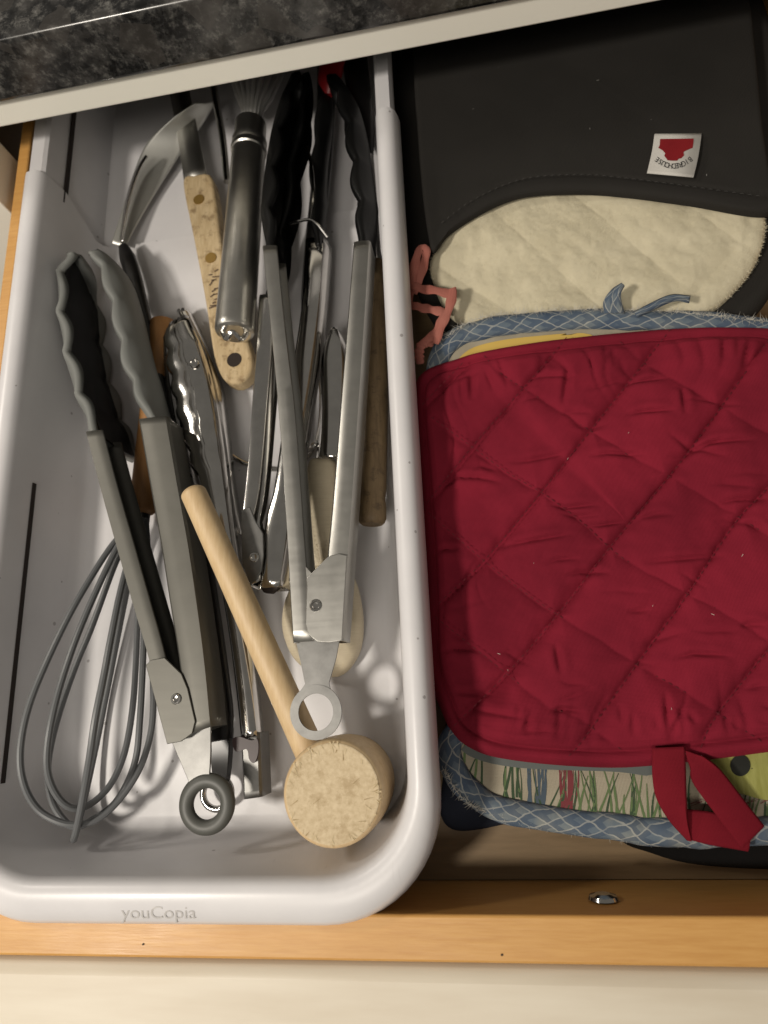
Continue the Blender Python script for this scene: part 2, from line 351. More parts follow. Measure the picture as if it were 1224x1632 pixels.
# ================================================================== TRAY
tray = thing('utensil_tray', 'pale grey speckled plastic expandable utensil tray with rounded front corner', 'tray', (-.145, .1, 0))
XL, XR, YF = -.2605, -.0280, -.0905
def upath(il, ir, fy, r, yb, n=14):
    """open U outline (back-left, front-left corner, front-right corner, back-right)"""
    x0, x1, y0 = XL+il, XR-ir, YF+fy; pts = [(x0, yb)]+[(x0, y0+r+(yb-y0-r)*(1-k/24)) for k in range(1, 25)]
    pts += [(x0+r-r*math.cos(a), y0+r-r*math.sin(a)) for a in np.linspace(0, math.pi/2, n)[1:]]
    pts += [(x0+r+(x1-x0-2*r)*k/20, y0) for k in range(1, 21)]
    pts += [(x1-r+r*math.sin(a), y0+r-r*math.cos(a)) for a in np.linspace(0, math.pi/2, n)[1:]]
    pts += [(x1, y0+r+(yb-y0-r)*k/24) for k in range(1, 25)]
    return pts
def loft(name, rings, parent, floor=True, **k):
    V = []; m = None
    for pts, z in rings: m = len(pts); V += [(x, y, z) for x, y in pts]
    Fc = grid_faces(len(rings), m)
    if floor: Fc.append(tuple((len(rings)-1)*m+j for j in range(m)))
    return mesh(name, V, Fc, PLASTIC, parent, **k)
YB = .315
fr = []   # (inset left, right, front, radius, z)
for il, ir, fy, r, z, yb in ((.012, .010, .020, .036, .0012, .299), (.009, .006, .010, .043, .040, YB), (.007, .0045, .006, .046, .0445, YB), (.0005, .0005, .0008, .050, .0455, YB), (.0, .0, .0, .050, .048, YB), (.0006, .0006, .001, .050, .0525, YB), (.0022, .0018, .0035, .048, .0566, YB), (.0050, .0040, .0085, .045, .0592, YB),
                          (.0085, .0068, .0135, .042, .0600, YB), (.0120, .0098, .0168, .040, .0595, YB), (.0145, .0120, .0190, .038, .0575, YB), (.0158, .0132, .0202, .037, .054, YB), (.0180, .0150, .0220, .036, .040, YB), (.0225, .0185, .0260, .034, .012, YB), (.0245, .020, .0278, .032, .0070, YB), (.028, .0235, .0310, .029, .0045, YB), (.033, .028, .036, .026, .0038, YB)):
    fr.append((upath(il, ir, fy, r, yb if z > .03 else .299), z))
body = loft('front_section', fr, tray)
PF = [(.0145, .0007), (.0085, .036), (.0035, .0470), (.0025, .0510), (.0030, .0545), (.0050, .0570), (.0130, .0570), (.0150, .0555), (.0158, .052), (.0200, .012), (.0225, .0040), (.028, .0018)]
V = []
ysr = np.linspace(.245, .62, 12)
for y in ysr: V += [(XL+i, y, z) for i, z in PF]+[(XR-i*.80-.0003, y, z) for i, z in reversed(PF)]
loftf = grid_faces(len(ysr), 2*len(PF))
mesh('rear_section', V, loftf, PLASTIC, tray)
box('rear_wall', XL+.016, XR-.012, .615, .6185, .002, .055, PLASTIC, tray)
def wallx(z): return XL+.0158+(.0225-.0158)*(.054-z)/.042
def slot(pa, pb, nm):
    a, b = P(*pa, .040), P(*pb, .040); x = wallx(.0405)+.0002
    z0, z1 = .0394, .0418
    mesh(nm, [(wallx(z1)+.0004, a[1], z1), (wallx(z1)+.0004, b[1], z1), (wallx(z0)+.0004, b[1], z0), (wallx(z0)+.0004, a[1], z0),
              (wallx(z1)-.002, a[1], z1), (wallx(z1)-.002, b[1], z1), (wallx(z0)-.002, b[1], z0), (wallx(z0)-.002, a[1], z0)],
         [(0, 1, 2, 3), (0, 4, 5, 1), (3, 2, 6, 7), (0, 3, 7, 4), (1, 5, 6, 2)], SLOT, tray, flat=True)
slot((65, 770), (13, 1248), 'slot')
a = P(125, 180, .040)
box('slot', XL+.0172, XL+.0180, P(112, 322, .04)[1], .45, .0375, .0412, SLOT, tray)
# raised lettering on the front lip
def lip_z(y):
    ys = [YF, YF+.001, YF+.0035, YF+.0085, YF+.0135, YF+.0168]; zs = [.048, .0525, .0566, .0592, .06, .0595]; return float(np.interp(y, ys, zs))
V, Fc = glyphs('youCopia'); w0 = V[:, 0].max(); 
VV = []
for v in V:
    px = 193+v[0]/w0*119; py = 1464-v[1]/w0*119*.92
    q = P(px, py, .059); zt = lip_z(q[1]); q = P(px, py, zt+.00016); VV.append(q)
n0 = len(VV); VV += [(q[0], q[1], q[2]-.0012) for q in VV[:n0]]
from collections import Counter
ec = Counter(); dirs = {}
for f in Fc:
    for i in range(len(f)): e = (f[i], f[(i+1) % len(f)]); ec[frozenset(e)] += 1; dirs[frozenset(e)] = e
FF = list(Fc)+[(e[0], e[0]+n0, e[1]+n0, e[1]) for k, e in dirs.items() if ec[k] == 1]
mesh('lettering', VV, FF, EMB, tray, flat=True)

# ================================================================== GREY TONGS
def head(name, T, zdrop, inward, nsc, amp, bulge, th, mt, parent, n=90, m=13, tip=.22, mat2=None):
    p = smooth(Q(T), n); t, s, u = frames(p); nn = s*inward; V = []
    for i in range(n):
        q = i/(n-1); pr = 1.0 if q < 1-tip else math.sqrt(max(0, 1-((q-1+tip)/tip)**2))*.9+.1
        sc = abs(math.sin(math.pi*(nsc*q)))*amp*min(1, q*6)
        for j in range(m):
            v = j/(m-1); k = 2*v-1
            z = p[i][2]-zdrop*v*pr
            h = p[i]+nn[i]*(-bulge*(1-k*k)*min(1, .25+q*3)*pr+sc*k*k*k*k)
            V.append((h[0], h[1], z-(p[i][2]-p[i][2])))
    o = mesh(name, V, grid_faces(n, m), mt, parent, solid=th, sharp=60)
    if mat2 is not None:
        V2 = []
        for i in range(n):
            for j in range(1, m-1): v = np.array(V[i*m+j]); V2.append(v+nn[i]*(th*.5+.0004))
        mesh('head_inner_shade', V2, grid_faces(n, m-2), mat2, o, solid=.0004)  # thin black sheet: shade inside the silicone head, put in as colour
    return o
CH = lambda h: [(1, -.0004), (.94, 0), (.5, 0.0003), (.06, 0), (0, -.0012), (0, -h+.0012), (.05, -h), (1, -h)]
def rivet(px, z, r, parent, m=CHROME):
    c = P(*px, z); n = 24; V = []
    for rr_, dz in ((r, -.0003), (r, .0004), (r*.86, .0008), (r*.62, .0008), (r*.50, .0002), (r*.30, .0001)):
        V += [(c[0]+rr_*math.cos(a), c[1]+rr_*math.sin(a), c[2]+dz) for a in np.linspace(0, 2*np.pi, n, endpoint=False)]
    return mesh('rivet', V, grid_faces(6, n, True)+[tuple(5*n+j for j in range(n))], m, parent, sharp=20)
def torus(name, c, R, r, mt, parent, flatv=1.0, tilt=0):
    a = np.linspace(0, 2*np.pi, 64, endpoint=False); p = [(c[0]+R*math.cos(t), c[1]+R*math.sin(t), c[2]) for t in a]
    return tube(name, p, r, mt, parent, 20, flatv, closed=True)
g = thing('tongs', 'dark grey tongs with grey silicone heads and a grey ring at the end', 'tongs', tuple(P(280, 1114, .028)))
zt = .048
al = strip('arm', [(137, 688, zt), (158, 770, zt), (185, 868, zt), (214, 970, zt), (240, 1060, zt), (266, 1183, zt)], [(164, 686, zt), (186, 770, zt), (214, 868, zt), (240, 960, zt), (262, 1040, zt), (286, 1150, zt)], CH(.018), GREYARM, g, solid=.0011)
ar = strip('arm', [(266, 664, zt), (284, 770, zt), (302, 870, zt), (318, 980, zt), (329, 1070, zt), (337, 1158, zt)], [(222, 668, zt), (240, 770, zt), (258, 870, zt), (272, 960, zt), (286, 1046, zt), (302, 1170, zt)], CH(.018), GREYARM, g, solid=.0011)
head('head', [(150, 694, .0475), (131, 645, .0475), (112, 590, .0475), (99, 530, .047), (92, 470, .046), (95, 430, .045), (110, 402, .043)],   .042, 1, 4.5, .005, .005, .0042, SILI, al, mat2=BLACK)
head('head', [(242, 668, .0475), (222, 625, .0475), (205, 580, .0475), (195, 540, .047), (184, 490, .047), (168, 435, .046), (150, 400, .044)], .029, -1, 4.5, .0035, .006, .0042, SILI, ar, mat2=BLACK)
plate('pivot_plate', [(232, 1060), (240, 1052), (262, 1048), (289, 1074), (299, 1098), (311, 1150), (306, 1169), (288, 1182), (266, 1186)], zt+.0018, .0013, GREYARM, g, bevel=.0003)
rivet((281, 1114), zt+.0018, 9*PX, g)
tab = plate('pull_tab', [(268, 1170), (336, 1150), (336, 1200), (333, 1250), (303, 1252)], zt-.004, .0012, DULL, g, bevel=.0003)
torus('ring', P(330, 1281, .0425), 35*PX, 12*PX, SILID, g, .8)

# ================================================================== STEEL TONGS WITH BLACK HEADS
g = thing('tongs', 'brushed steel tongs with black scalloped heads and a flat ring pull', 'tongs', tuple(P(503, 965, .03)))
zt = .054
al = strip('arm', [(419, 392, zt), (432, 520, zt), (445, 660, zt), (456, 820, zt), (464, 960, zt), (468, 1024, zt)], [(441, 392, zt), (454, 520, zt), (469, 650, zt), (479, 780, zt), (487, 890, zt), (500, 1022, zt)], CH(.016), BRUSHED, g, solid=.001)
ar = strip('arm', [(589, 384, zt), (582, 500, zt), (574, 620, zt), (563, 780, zt), (552, 930, zt), (545, 1021, zt)], [(565, 386, zt), (556, 500, zt), (546, 620, zt), (534, 770, zt), (523, 888, zt), (508, 1022, zt)], CH(.016), BRUSHED, g, solid=.001)
head('head', [(432, 400, .0525), (428, 340, .052), (432, 280, .050), (440, 220, .048), (452, 165, .046), (470, 118, .042)], .022, 1, 4.5, .004, .006, .004, BLACK, al)
head('head', [(577, 392, .0525), (576, 330, .052), (568, 270, .050), (560, 210, .048), (548, 160, .046), (530, 120, .042)], .024, -1, 4.5, .004, .006, .004, BLACK, ar)
plate('pivot_plate', [(522, 887), (540, 882), (553, 885), (545, 1021), (524, 1024), (506, 1023), (493, 1013), (487, 995), (490, 925), (489, 921)], zt+.0018, .0013, BRUSHED, g, bevel=.0003)
plate('pivot_plate', [(462, 890), (478, 892), (497, 913), (505, 922), (500, 1020), (468, 1025), (463, 940)], zt+.0004, .0012, BRUSHED, g, bevel=.0003)
rivet((503, 965), zt+.0018, 10*PX, g)
c = P(503, 1135, zt-.006); nk = [P(470, 1015, zt-.0063), P(542, 1013, zt-.0063), P(535, 1050, zt-.0063), P(524, 1088, zt-.0063), P(527, 1102, zt-.0063), P(478, 1102, zt-.0063), P(486, 1090, zt-.0063), P(480, 1060, zt-.0063)][::-1]
annulus('ring_pull', c, 43*PX*.98, 29*PX*.98, .0012, DULL, g, extra=nk)

# ================================================================== MALLET
g = thing('mallet', 'pale wooden mallet with a round head and cylindrical handle', 'mallet', tuple(P(545, 1250, .004)))
bt, tp = P(562, 1242, .0045), P(530, 1264, .056)
R0 = 78*.294/F
st = [(0, R0*.90), (.02, R0*.95), (.06, R0*.985), (.3, R0*1.02), (.6, R0*1.03), (.9, R0*1.01), (.965, R0*.995), (.99, R0*.965), (1.0, R0*.93)]
hd = rod('head', bt, tp, st, BEECH, g, 64)
e0 = np.array(tp)+(tp-bt)/np.linalg.norm(tp-bt)*.0003
V, Fc = tube_vf([e0, e0+(tp-bt)/np.linalg.norm(tp-bt)*.0003], [R0*.925, R0*.905], 64); mesh('end_grain', V, Fc, BEECHEND, hd)
nx = (tp-bt)/np.linalg.norm(tp-bt); e1 = np.cross(nx, (0, 1, 0)); e1 /= np.linalg.norm(e1); e2 = np.cross(nx, e1); FB = ([], []), ([], [])
def fib(ci, r0, a0, r1, a1, w):
    V, Fc = FB[ci]; q0 = e0+nx*.0005+(e1*math.cos(a0)+e2*math.sin(a0))*r0; q1 = e0+nx*.0005+(e1*math.cos(a1)+e2*math.sin(a1))*r1; d_ = np.cross(q1-q0, nx); d_ = d_/np.linalg.norm(d_)*w
    Fc.append((len(V), len(V)+1, len(V)+2)); V.extend([q0-d_, q0+d_, q1])
for k in range(60):
    a0 = rng.uniform(0, 6.283); r0 = R0*rng.uniform(.80, .97); fib(int(rng.random() < .15), r0, a0, r0-R0*rng.uniform(.05, .16), a0+rng.normal(0, .06), rng.uniform(.0001, .0003))
for k in range(5): a0 = rng.uniform(0, 6.283); r0 = R0*rng.uniform(.1, .7); fib(1, r0, a0, r0+R0*.2, a0+.1, .00015)
mesh('worn_fibres', FB[0][0], FB[0][1], mat('pale_wood_fibre', (.60, .49, .30), .9), hd, flat=True, kind='stuff')
mesh('worn_fibres', FB[1][0], FB[1][1], mat('dark_wood_fibre', (.36, .26, .13), .9), hd, flat=True, kind='stuff')
a, b = P(304, 776, .060), P(505, 1222, .034); L = np.linalg.norm(b-a)
rod('handle', a, b, round_st(.0063, .0072, .004, .001, L, 7, 14), BEECH, g, 32)

# ================================================================== WHISK (grey wires, wooden handle)
g = thing('whisk', 'balloon whisk with grey coated wires and a reddish wooden handle', 'whisk', tuple(P(140, 1100, .004)))
A, T = P(236, 822, .018), P(112, 1318, .027)
ax = T-A; LL = np.linalg.norm(ax); ax /= LL; side = np.cross(ax, (0, 0, 1)); side /= np.linalg.norm(side); upv = np.cross(side, ax)
def wk(l): return [(x/2.4725, 740+y/2.4725, z) for x, y, z in l]
for l in ([(560, 215, .018), (500, 260, .022), (430, 335, .028), (300, 545, .042), (190, 765, .050), (112, 960, .0535), (80, 1130, .0535), (94, 1260, .051), (150, 1360, .046), (240, 1412, .041), (320, 1418, .037), (400, 1388, .033), (480, 1310, .029), (550, 1200, .026), (590, 1080, .024), (604, 960, .022), (602, 800, .020), (592, 500, .019), (575, 215, .018)],
          [(560, 215, .018), (505, 270, .024), (450, 350, .031), (335, 600, .045), (255, 815, .053), (205, 1000, .056), (184, 1160, .054), (202, 1262, .050), (250, 1335, .045), (305, 1356, .040), (372, 1328, .033), (440, 1255, .026), (490, 1140, .020), (520, 980, .016), (535, 800, .014), (548, 500, .014), (572, 215, .018)],
          [(558, 215, .017), (510, 290, .019), (455, 390, .022), (362, 640, .028), (300, 790, .032), (240, 960, .036), (200, 1110, .039), (188, 1220, .039), (205, 1325, .036), (245, 1395, .033), (295, 1430, .031), (365, 1400, .029), (460, 1325, .028), (530, 1180, .027), (552, 1000, .026), (566, 700, .023), (572, 400, .020), (574, 215, .018)],
          [(562, 215, .020), (520, 330, .030), (475, 500, .044), (440, 670, .054), (408, 840, .060), (376, 1000, .061), (354, 1150, .058), (334, 1270, .052), (308, 1410, .042), (291, 1478, .032), (300, 1440, .022), (330, 1330, .014), (380, 1100, .009), (430, 850, .008), (500, 500, .011), (565, 215, .016)]):
    tube('wire_loop', smooth(Q(wk(l)), 140), .00165, WIRE, g, 10)
h0, h1 = P(262, 512, .0135), P(226, 822, .0165); L = np.linalg.norm(h1-h0)
rod('handle', h0, h1, round_st(.0085, .0075, .002, .004, L, 5, 10), ORANGEW, g, 28)
rod('ferrule', h1-(h1-h0)/L*.004, h1+(h1-h0)/L*.012, [(0, .0045), (.8, .0045), (1, .0040)], BLACKH, g, 24)

# ================================================================== CAKE SERVER with black handle
g = thing('cake_server', 'steel cake server with a bent edge and a long black handle', 'server', tuple(P(195, 400, .006)))
strip('blade', [(178, 388, .012), (195, 335, .014), (216, 268, .018), (236, 226, .022), (270, 192, .026), (310, 165, .030)], [(200, 394, .010), (222, 352, .008), (250, 305, .008), (285, 250, .010), (318, 205, .013), (346, 160, .018)], [(0, .000), (.1, .0003), (.5, -.0006), (.9, .0003), (1, 0)], PALEST, g, solid=.0008)
strip('bent_edge', [(190, 386, .012), (199, 330, .017), (210, 288, .021), (222, 262, .024), (232, 248, .026)], [(195, 388, .016), (205, 330, .021), (216, 290, .025), (226, 264, .027), (235, 249, .027)], [(0, 0), (.5, .0004), (1, 0)], CHROME, g, n=20)
pp = smooth(Q([(196, 392, .016), (212, 440, .017), (238, 560, .018), (275, 720, .018), (312, 880, .019), (333, 1010, .019), (348, 1130, .020), (352, 1180, .021)]), 60)
tube('handle', pp, np.interp(np.linspace(0, 1, 60), [0, .03, .3, .7, .96, 1], [.003, .0052, .006, .0078, .0078, .006]), BLACKH, g, 24, .72)
torus('hanging_loop', P(346, 1264, .012), .0075, .0017, CHROME, g)
strip('end_plate', [(332, 1165, .020), (334, 1210, .018), (338, 1245, .015)], [(368, 1160, .020), (366, 1210, .018), (362, 1245, .015)], [(0, -.003), (.1, 0), (.9, 0), (1, -.003)], BLACKH, g, n=12)

# ================================================================== SCALLOPED STEEL TONGS
g = thing('tongs', 'shiny all steel tongs with scalloped spoon heads lying under the mallet handle', 'tongs', tuple(P(350, 900, .006)))
def scal(pts, n, amp, upto):
    p = smooth(np.array(pts, float), n); t = np.gradient(p[:, :2], axis=0); t /= np.linalg.norm(t, axis=1)[:, None]; q = np.linspace(0, 1, n)
    a = np.where(q < upto, np.abs(np.sin(q/upto*np.pi*6))*amp, 0); p[:, 0] += -t[:, 1]*-a*-1; return p
ARCH = [(0, -.009), (.02, -.004), (.12, -.0012), (.3, 0), (.42, .0002), (.46, -.0012), (.54, -.0012), (.58, .0002), (.75, 0), (.9, -.0012), (.98, -.004), (1, -.009)]
Lf = scal([(268, 516, .026), (266, 560, .028), (276, 620, .030), (292, 690, .031), (312, 760, .032), (330, 840, .032), (348, 930, .031), (364, 1030, .030), (374, 1110, .029), (381, 1180, .028)], 70, 9, .36)
Rt = smooth(np.array([(296, 500, .026), (316, 545, .029), (335, 610, .031), (348, 690, .032), (358, 770, .033), (368, 850, .033), (380, 930, .032), (394, 1030, .031), (404, 1110, .030), (410, 1172, .029)], float), 70)
l = Q(Lf); r = Q(Rt); V = []
for i in range(70):
    for u, dz in ARCH:
        q = l[i]+(r[i]-l[i])*u; V.append((q[0], q[1], q[2]+dz*min(1, .35+i/12)))
ta = mesh('arm', V, grid_faces(70, len(ARCH)), CHROME, g, solid=.0009)
rivet((309, 578), .0315, 10*PX, ta, CHROME)
strip('arm', [(279, 494, .018), (298, 532, .021), (322, 590, .023), (340, 660, .024), (352, 740, .024), (366, 850, .023)], [(297, 490, .018), (324, 548, .021), (346, 612, .023), (357, 690, .024), (366, 770, .024), (381, 850, .023)], ARCH, CHROME, g, n=50)
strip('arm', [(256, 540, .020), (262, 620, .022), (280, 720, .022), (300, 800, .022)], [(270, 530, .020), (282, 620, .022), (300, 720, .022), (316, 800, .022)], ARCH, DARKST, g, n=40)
strip('end_channel', [(384, 1170, .0275), (387, 1220, .0265), (389, 1274, .0255)], [(412, 1168, .0275), (414, 1220, .0265), (416, 1270, .0255)], [(0, -.014), (0, -.001), (.1, 0), (.9, 0), (1, -.001), (1, -.014)], DULL, g, n=10)
plate('lock_slot', [(370, 1180), (380, 1174), (400, 1180), (410, 1178), (411, 1200), (405, 1216), (397, 1210), (393, 1194), (376, 1198)], .0295, .002, mat('dark_lock', (.03, .012, .012), .4), g, curve=True, n=40)

# ================================================================== POLISHED SMALL TONGS
g = thing('tongs', 'polished steel tongs crossing under the brushed pair, rivet plate beside the mallet handle', 'tongs', tuple(P(410, 890, .006)))
zt = .040
CH2 = lambda h: [(1, -.0006), (.9, 0), (.5, .0005), (.15, 0), (0, -.003), (-.02, -h+.002), (.05, -h), (1, -h)]
al = strip('arm', [(411, 470, .030), (406, 560, .034), (400, 640, .038), (393, 740, zt), (387, 800, zt), (384, 850, zt), (386, 905, zt), (398, 934, zt)], [(440, 470, .030), (434, 560, .034), (427, 640, .038), (418, 740, zt), (411, 795, zt), (404, 826, zt), (412, 850, zt), (415, 925, zt)], CH2(.014), CHROME, g, n=50)
ar = strip('arm', [(520, 380, .026), (512, 480, .030), (498, 590, .034), (482, 690, .037), (470, 780, zt-.001), (462, 850, zt-.001), (450, 935, zt-.001)], [(488, 380, .026), (482, 480, .030), (466, 590, .034), (450, 690, .037), (437, 780, zt-.001), (424, 830, zt-.001), (414, 938, zt-.001)], CH2(.014), CHROME, g, n=50)
plate('pivot_plate', [(384, 812), (398, 808), (408, 832), (419, 850), (420, 885), (416, 910), (408, 925), (398, 930), (386, 900)], zt+.0015, .0012, DULL, g, bevel=.0003)
plate('end_mouth', [(416, 938), (424, 930), (432, 932), (444, 936), (432, 945), (420, 944)], zt-.0008, .004, SLOT, g)
rivet((405, 888), zt+.0015, 9*PX, g)
lk = smooth(Q([(462, 356, .036), (478, 352, .038), (494, 350, .039), (506, 358, .038), (522, 378, .034)]), 30); tube('lock_wire', lk, .0009, CHROME, g, 8)
lk = smooth(Q([(494, 352, .0375), (499, 310, .038), (497, 270, .036), (490, 235, .034)]), 30); tube('lock_wire', lk, .0011, CHROME, g, 8)
head('head', [(506, 390, .030), (500, 320, .032), (502, 250, .034), (510, 180, .034), (514, 120, .032)], .018, -1, 3.5, .003, .004, .003, BLACK, ar)
head('head', [(425, 480, .030), (455, 330, .034), (465, 250, .034), (480, 180, .033), (486, 118, .032)], .018, 1, 3.5, .003, .004, .003, BLACK, al)

# ================================================================== STEEL WHISK
g = thing('whisk', 'steel wire whisk with a thick tubular steel handle', 'whisk', tuple(P(385, 360, .02)))
h0, h1 = P(374, 532, .036), P(400, 198, .030); L = np.linalg.norm(h1-h0); r = .0112
rod('handle', h0, h1, [(0, r*.80), (.006, r*.95), (.015, r), (.03, r*1.0), (.845, r*.92), (.85, r*.98), (.865, r*1.0), (.875, r*.96), (.88, r*.90), (.89, r*.96), (.905, r*.97), (.912, r*.88), (.995, r*.88), (1, r*.70)], SATIN, g, 40)
c0 = h0+(h1-h0)/L*.0005
pp = smooth([c0+np.array([-.006, 0, .003]), c0+np.array([-.003, -.0055, .004]), c0+np.array([.001, -.003, .006]), c0+np.array([.005, -.006, .003]), c0+np.array([.007, .0, -.001])], 40); tube('hanging_loop', pp, .0015, CHROME, g, 10)
d = (h1-h0)/L; sd = np.cross(d, (0, 0, 1)); sd /= np.linalg.norm(sd); uu = np.cross(sd, d)
for k in range(8):
    a = math.pi*k/8; q = sd*math.cos(a)+uu*math.sin(a); pts = [h1-d*.01+q*.004]
    prof = [(.012, .006), (.03, .0125), (.07, .022), (.11, .027), (.14, .024), (.16, .012), (.165, 0)]
    pts += [h1+d*x+q*y for x, y in prof]+[h1+d*x-q*y for x, y in prof[-2::-1]]+[h1-d*.01-q*.004]
    tube('wire_loop', smooth(pts, 60), .0013, WIREST, g, 8)

# ================================================================== SPATULA WITH RIVETED WOODEN HANDLE
g = thing('spatula', 'steel bladed spatula with a worn riveted wooden handle and hanging hole', 'spatula', tuple(P(335, 430, .006)))
hz = .021
ol = [(291, 288), (310, 278), (334, 277), (343, 310), (352, 380), (366, 450), (382, 510), (396, 545), (402, 575), (396, 598), (378, 611), (358, 606), (345, 585), (338, 555), (325, 470), (308, 380)]
hw = plate('handle', ol, hz, .011, OLDWOOD, g, curve=True, n=90, bevel=.002)
for px in ((317, 318), (336, 411)):
    c = P(*px, hz+.0001); V, Fc = tube_vf([c-np.array([0, 0, .002]), c+np.array([0, 0, .0004])], [.0038, .0036], 24); mesh('rivet', V, Fc, BRASS, g)
c = P(373, 573, hz+.0004); V, Fc = tube_vf([c-np.array([0, 0, .0008]), c+np.array([0, 0, -.0001])], [.0045, .0045], 24); mesh('hanging_hole', V, Fc, SLOT, hw)
strip('blade', [(294, 292, .0165), (283, 215, .018), (271, 150, .020), (258, 80, .022), (240, -10, .024)], [(330, 280, .0165), (316, 212, .018), (302, 146, .020), (288, 75, .022), (276, -20, .024)], [(0, 0), (1, 0)], BRUSHED, g, n=20, solid=.0012)
V = []; Fc = []
for k in range(14):
    a = (330+rng.uniform(0, 12), 432+k*4.5+rng.uniform(-1, 1)); b = (a[0]+rng.uniform(4, 12), a[1]-rng.uniform(1, 5)); q = [P(a[0], a[1], hz+.0003), P(b[0], b[1], hz+.0003), P(b[0]+1, b[1]+2, hz+.0003), P(a[0]+1, a[1]+2, hz+.0003)]
    Fc.append(tuple(len(V)+i for i in range(4))); V += q
mesh('stamped_mark', V, Fc, mat('faded_print', (.12, .08, .05), .8), hw, flat=True)

# ================================================================== PEELER / SCOOP, PADDLE, OLD HANDLE, BLACK AND RED HANDLES, WIRE
g = thing('corer', 'polished steel corer with a pointed dark tip above the cream paddle', 'corer', tuple(P(528, 640, .006)))
strip('blade', [(526, 522, .026), (514, 545, .027), (509, 575, .028), (508, 640, .029), (505, 690, .029), (500, 730, .028)], [(538, 522, .026), (548, 545, .027), (552, 580, .028), (550, 640, .029), (548, 690, .029), (546, 730, .028)], [(0, -.010), (.03, -.004), (.18, -.0008), (.4, 0), (.6, 0), (.82, -.0008), (.97, -.004), (1, -.010)], CHROME, g, n=40)
tube('collar', smooth(Q([(482, 722, .016), (492, 716, .019), (503, 708, .020), (510, 704, .018)]), 20), .0016, CHROME, g, 10)
g = thing('paddle', 'cream wooden paddle with a rounded end under the brushed steel tongs', 'paddle', tuple(P(510, 960, .005)))
pad('blade', [(489, 738, .027), (505, 726, .027), (532, 732, .026), (540, 800, .024), (552, 890, .022), (568, 940, .020), (575, 990, .018), (570, 1035, .016), (550, 1068, .015), (525, 1079, .015), (490, 1070, .015), (462, 1045, .016), (447, 1005, .017), (449, 965, .019), (462, 930, .021), (480, 890, .023), (488, 820, .025)], CREAM, g, lambda x, y, e: .002*np.clip(e/.012, 0, 1)+.00012*np.sin(y*2600), .008, 200, 40)
g = thing('rolling_handle', 'weathered brown turned wooden handle lying along the tray wall', 'handle', tuple(P(595, 700, .005)))
h0, h1 = P(593, 836, .024), P(600, 420, .024); L = np.linalg.norm(h1-h0)
rod('grip', h0, h1, [(0, .0054), (.006, .0066), (.02, .0074), (.06, .0074), (.09, .0067), (.12, .0073), (.4, .0077), (.75, .0070), (.95, .0060), (1, .0054)], BROWNWOOD, g, 28)
rod('shank', h1, P(588, 250, .024), [(0, .0040), (.1, .0032), (1, .0030)], CHROME, g, 16)
rod('blade', P(588, 254, .024), P(560, 60, .022), [(0, .003), (.2, .006), (1, .009)], BLACKH, g, 20, .3)
g = thing('ladle_handle', 'black nylon utensil handle in the shadow between the black tong heads', 'handle', tuple(P(500, 250, .006)))
pp = smooth(Q([(492, 520, .012), (500, 400, .014), (515, 250, .016), (520, 120, .018), (515, 20, .018)]), 40); tube('grip', pp, np.interp(np.linspace(0, 1, 40), [0, .06, .5, 1], [.003, .0058, .0062, .006]), BLACKH, g, 20, .7)
g = thing('basting_brush', 'red plastic handle far back in the tray under the counter edge', 'brush', tuple(P(525, 110, .02)))
pp = smooth(Q([(522, 152, .030), (526, 120, .034), (534, 70, .036), (545, -20, .036)]), 30); tube('grip', pp, np.interp(np.linspace(0, 1, 30), [0, .1, .4, 1], [.004, .0075, .0085, .007]), REDP, g, 20, .7)
tube('wire_hook', smooth(Q([(358, 690, .006), (358, 714, .006), (372, 728, .006), (400, 742, .006), (440, 748, .006), (476, 736, .006), (500, 715, .006), (512, 660, .006), (508, 590, .006), (488, 560, .006)]), 70), .0014, CHROME, None, 10, label='bent steel wire hook lying on the tray floor under the tongs', cat='hook')
strip_o = thing('skewer', 'slim steel rod beside the wide whisk handle reaching under the counter', 'skewer', tuple(P(352, 180, .02)))
tube('rod', smooth(Q([(362, 290, .014), (355, 220, .018), (345, 165, .022), (338, 120, .022), (330, 40, .022)]), 24), .0024, CHROME, strip_o, 12)

# ================================================================== POT HOLDERS AND MITT
# bottom black cloth
g = thing('pot_holder', 'black cloth pot holder at the bottom of the stack', 'pot holder', tuple(P(1150, 1300, 0)))
pad('pad', [(985, 1335, .010), (1040, 1362, .008), (1110, 1380, .007), (1224, 1388, .007), (1330, 1384, .007), (1400, 1340, .008), (1400, 1000, .012), (1100, 900, .014), (960, 1000, .014), (950, 1250, .012)], BLACKC, g, None, .006, 160, 20)
g = thing('pot_holder', 'navy cloth pot holder under the printed one beside the tray', 'pot holder', tuple(P(720, 1200, 0)))
pad('pad', [(705, 1240, .008), (700, 1290, .007), (712, 1318, .006), (740, 1326, .005), (800, 1316, .006), (900, 1290, .008), (1000, 1200, .010), (960, 1000, .012), (760, 1000, .012), (715, 1120, .010)], NAVY, g, None, .005, 160, 20)
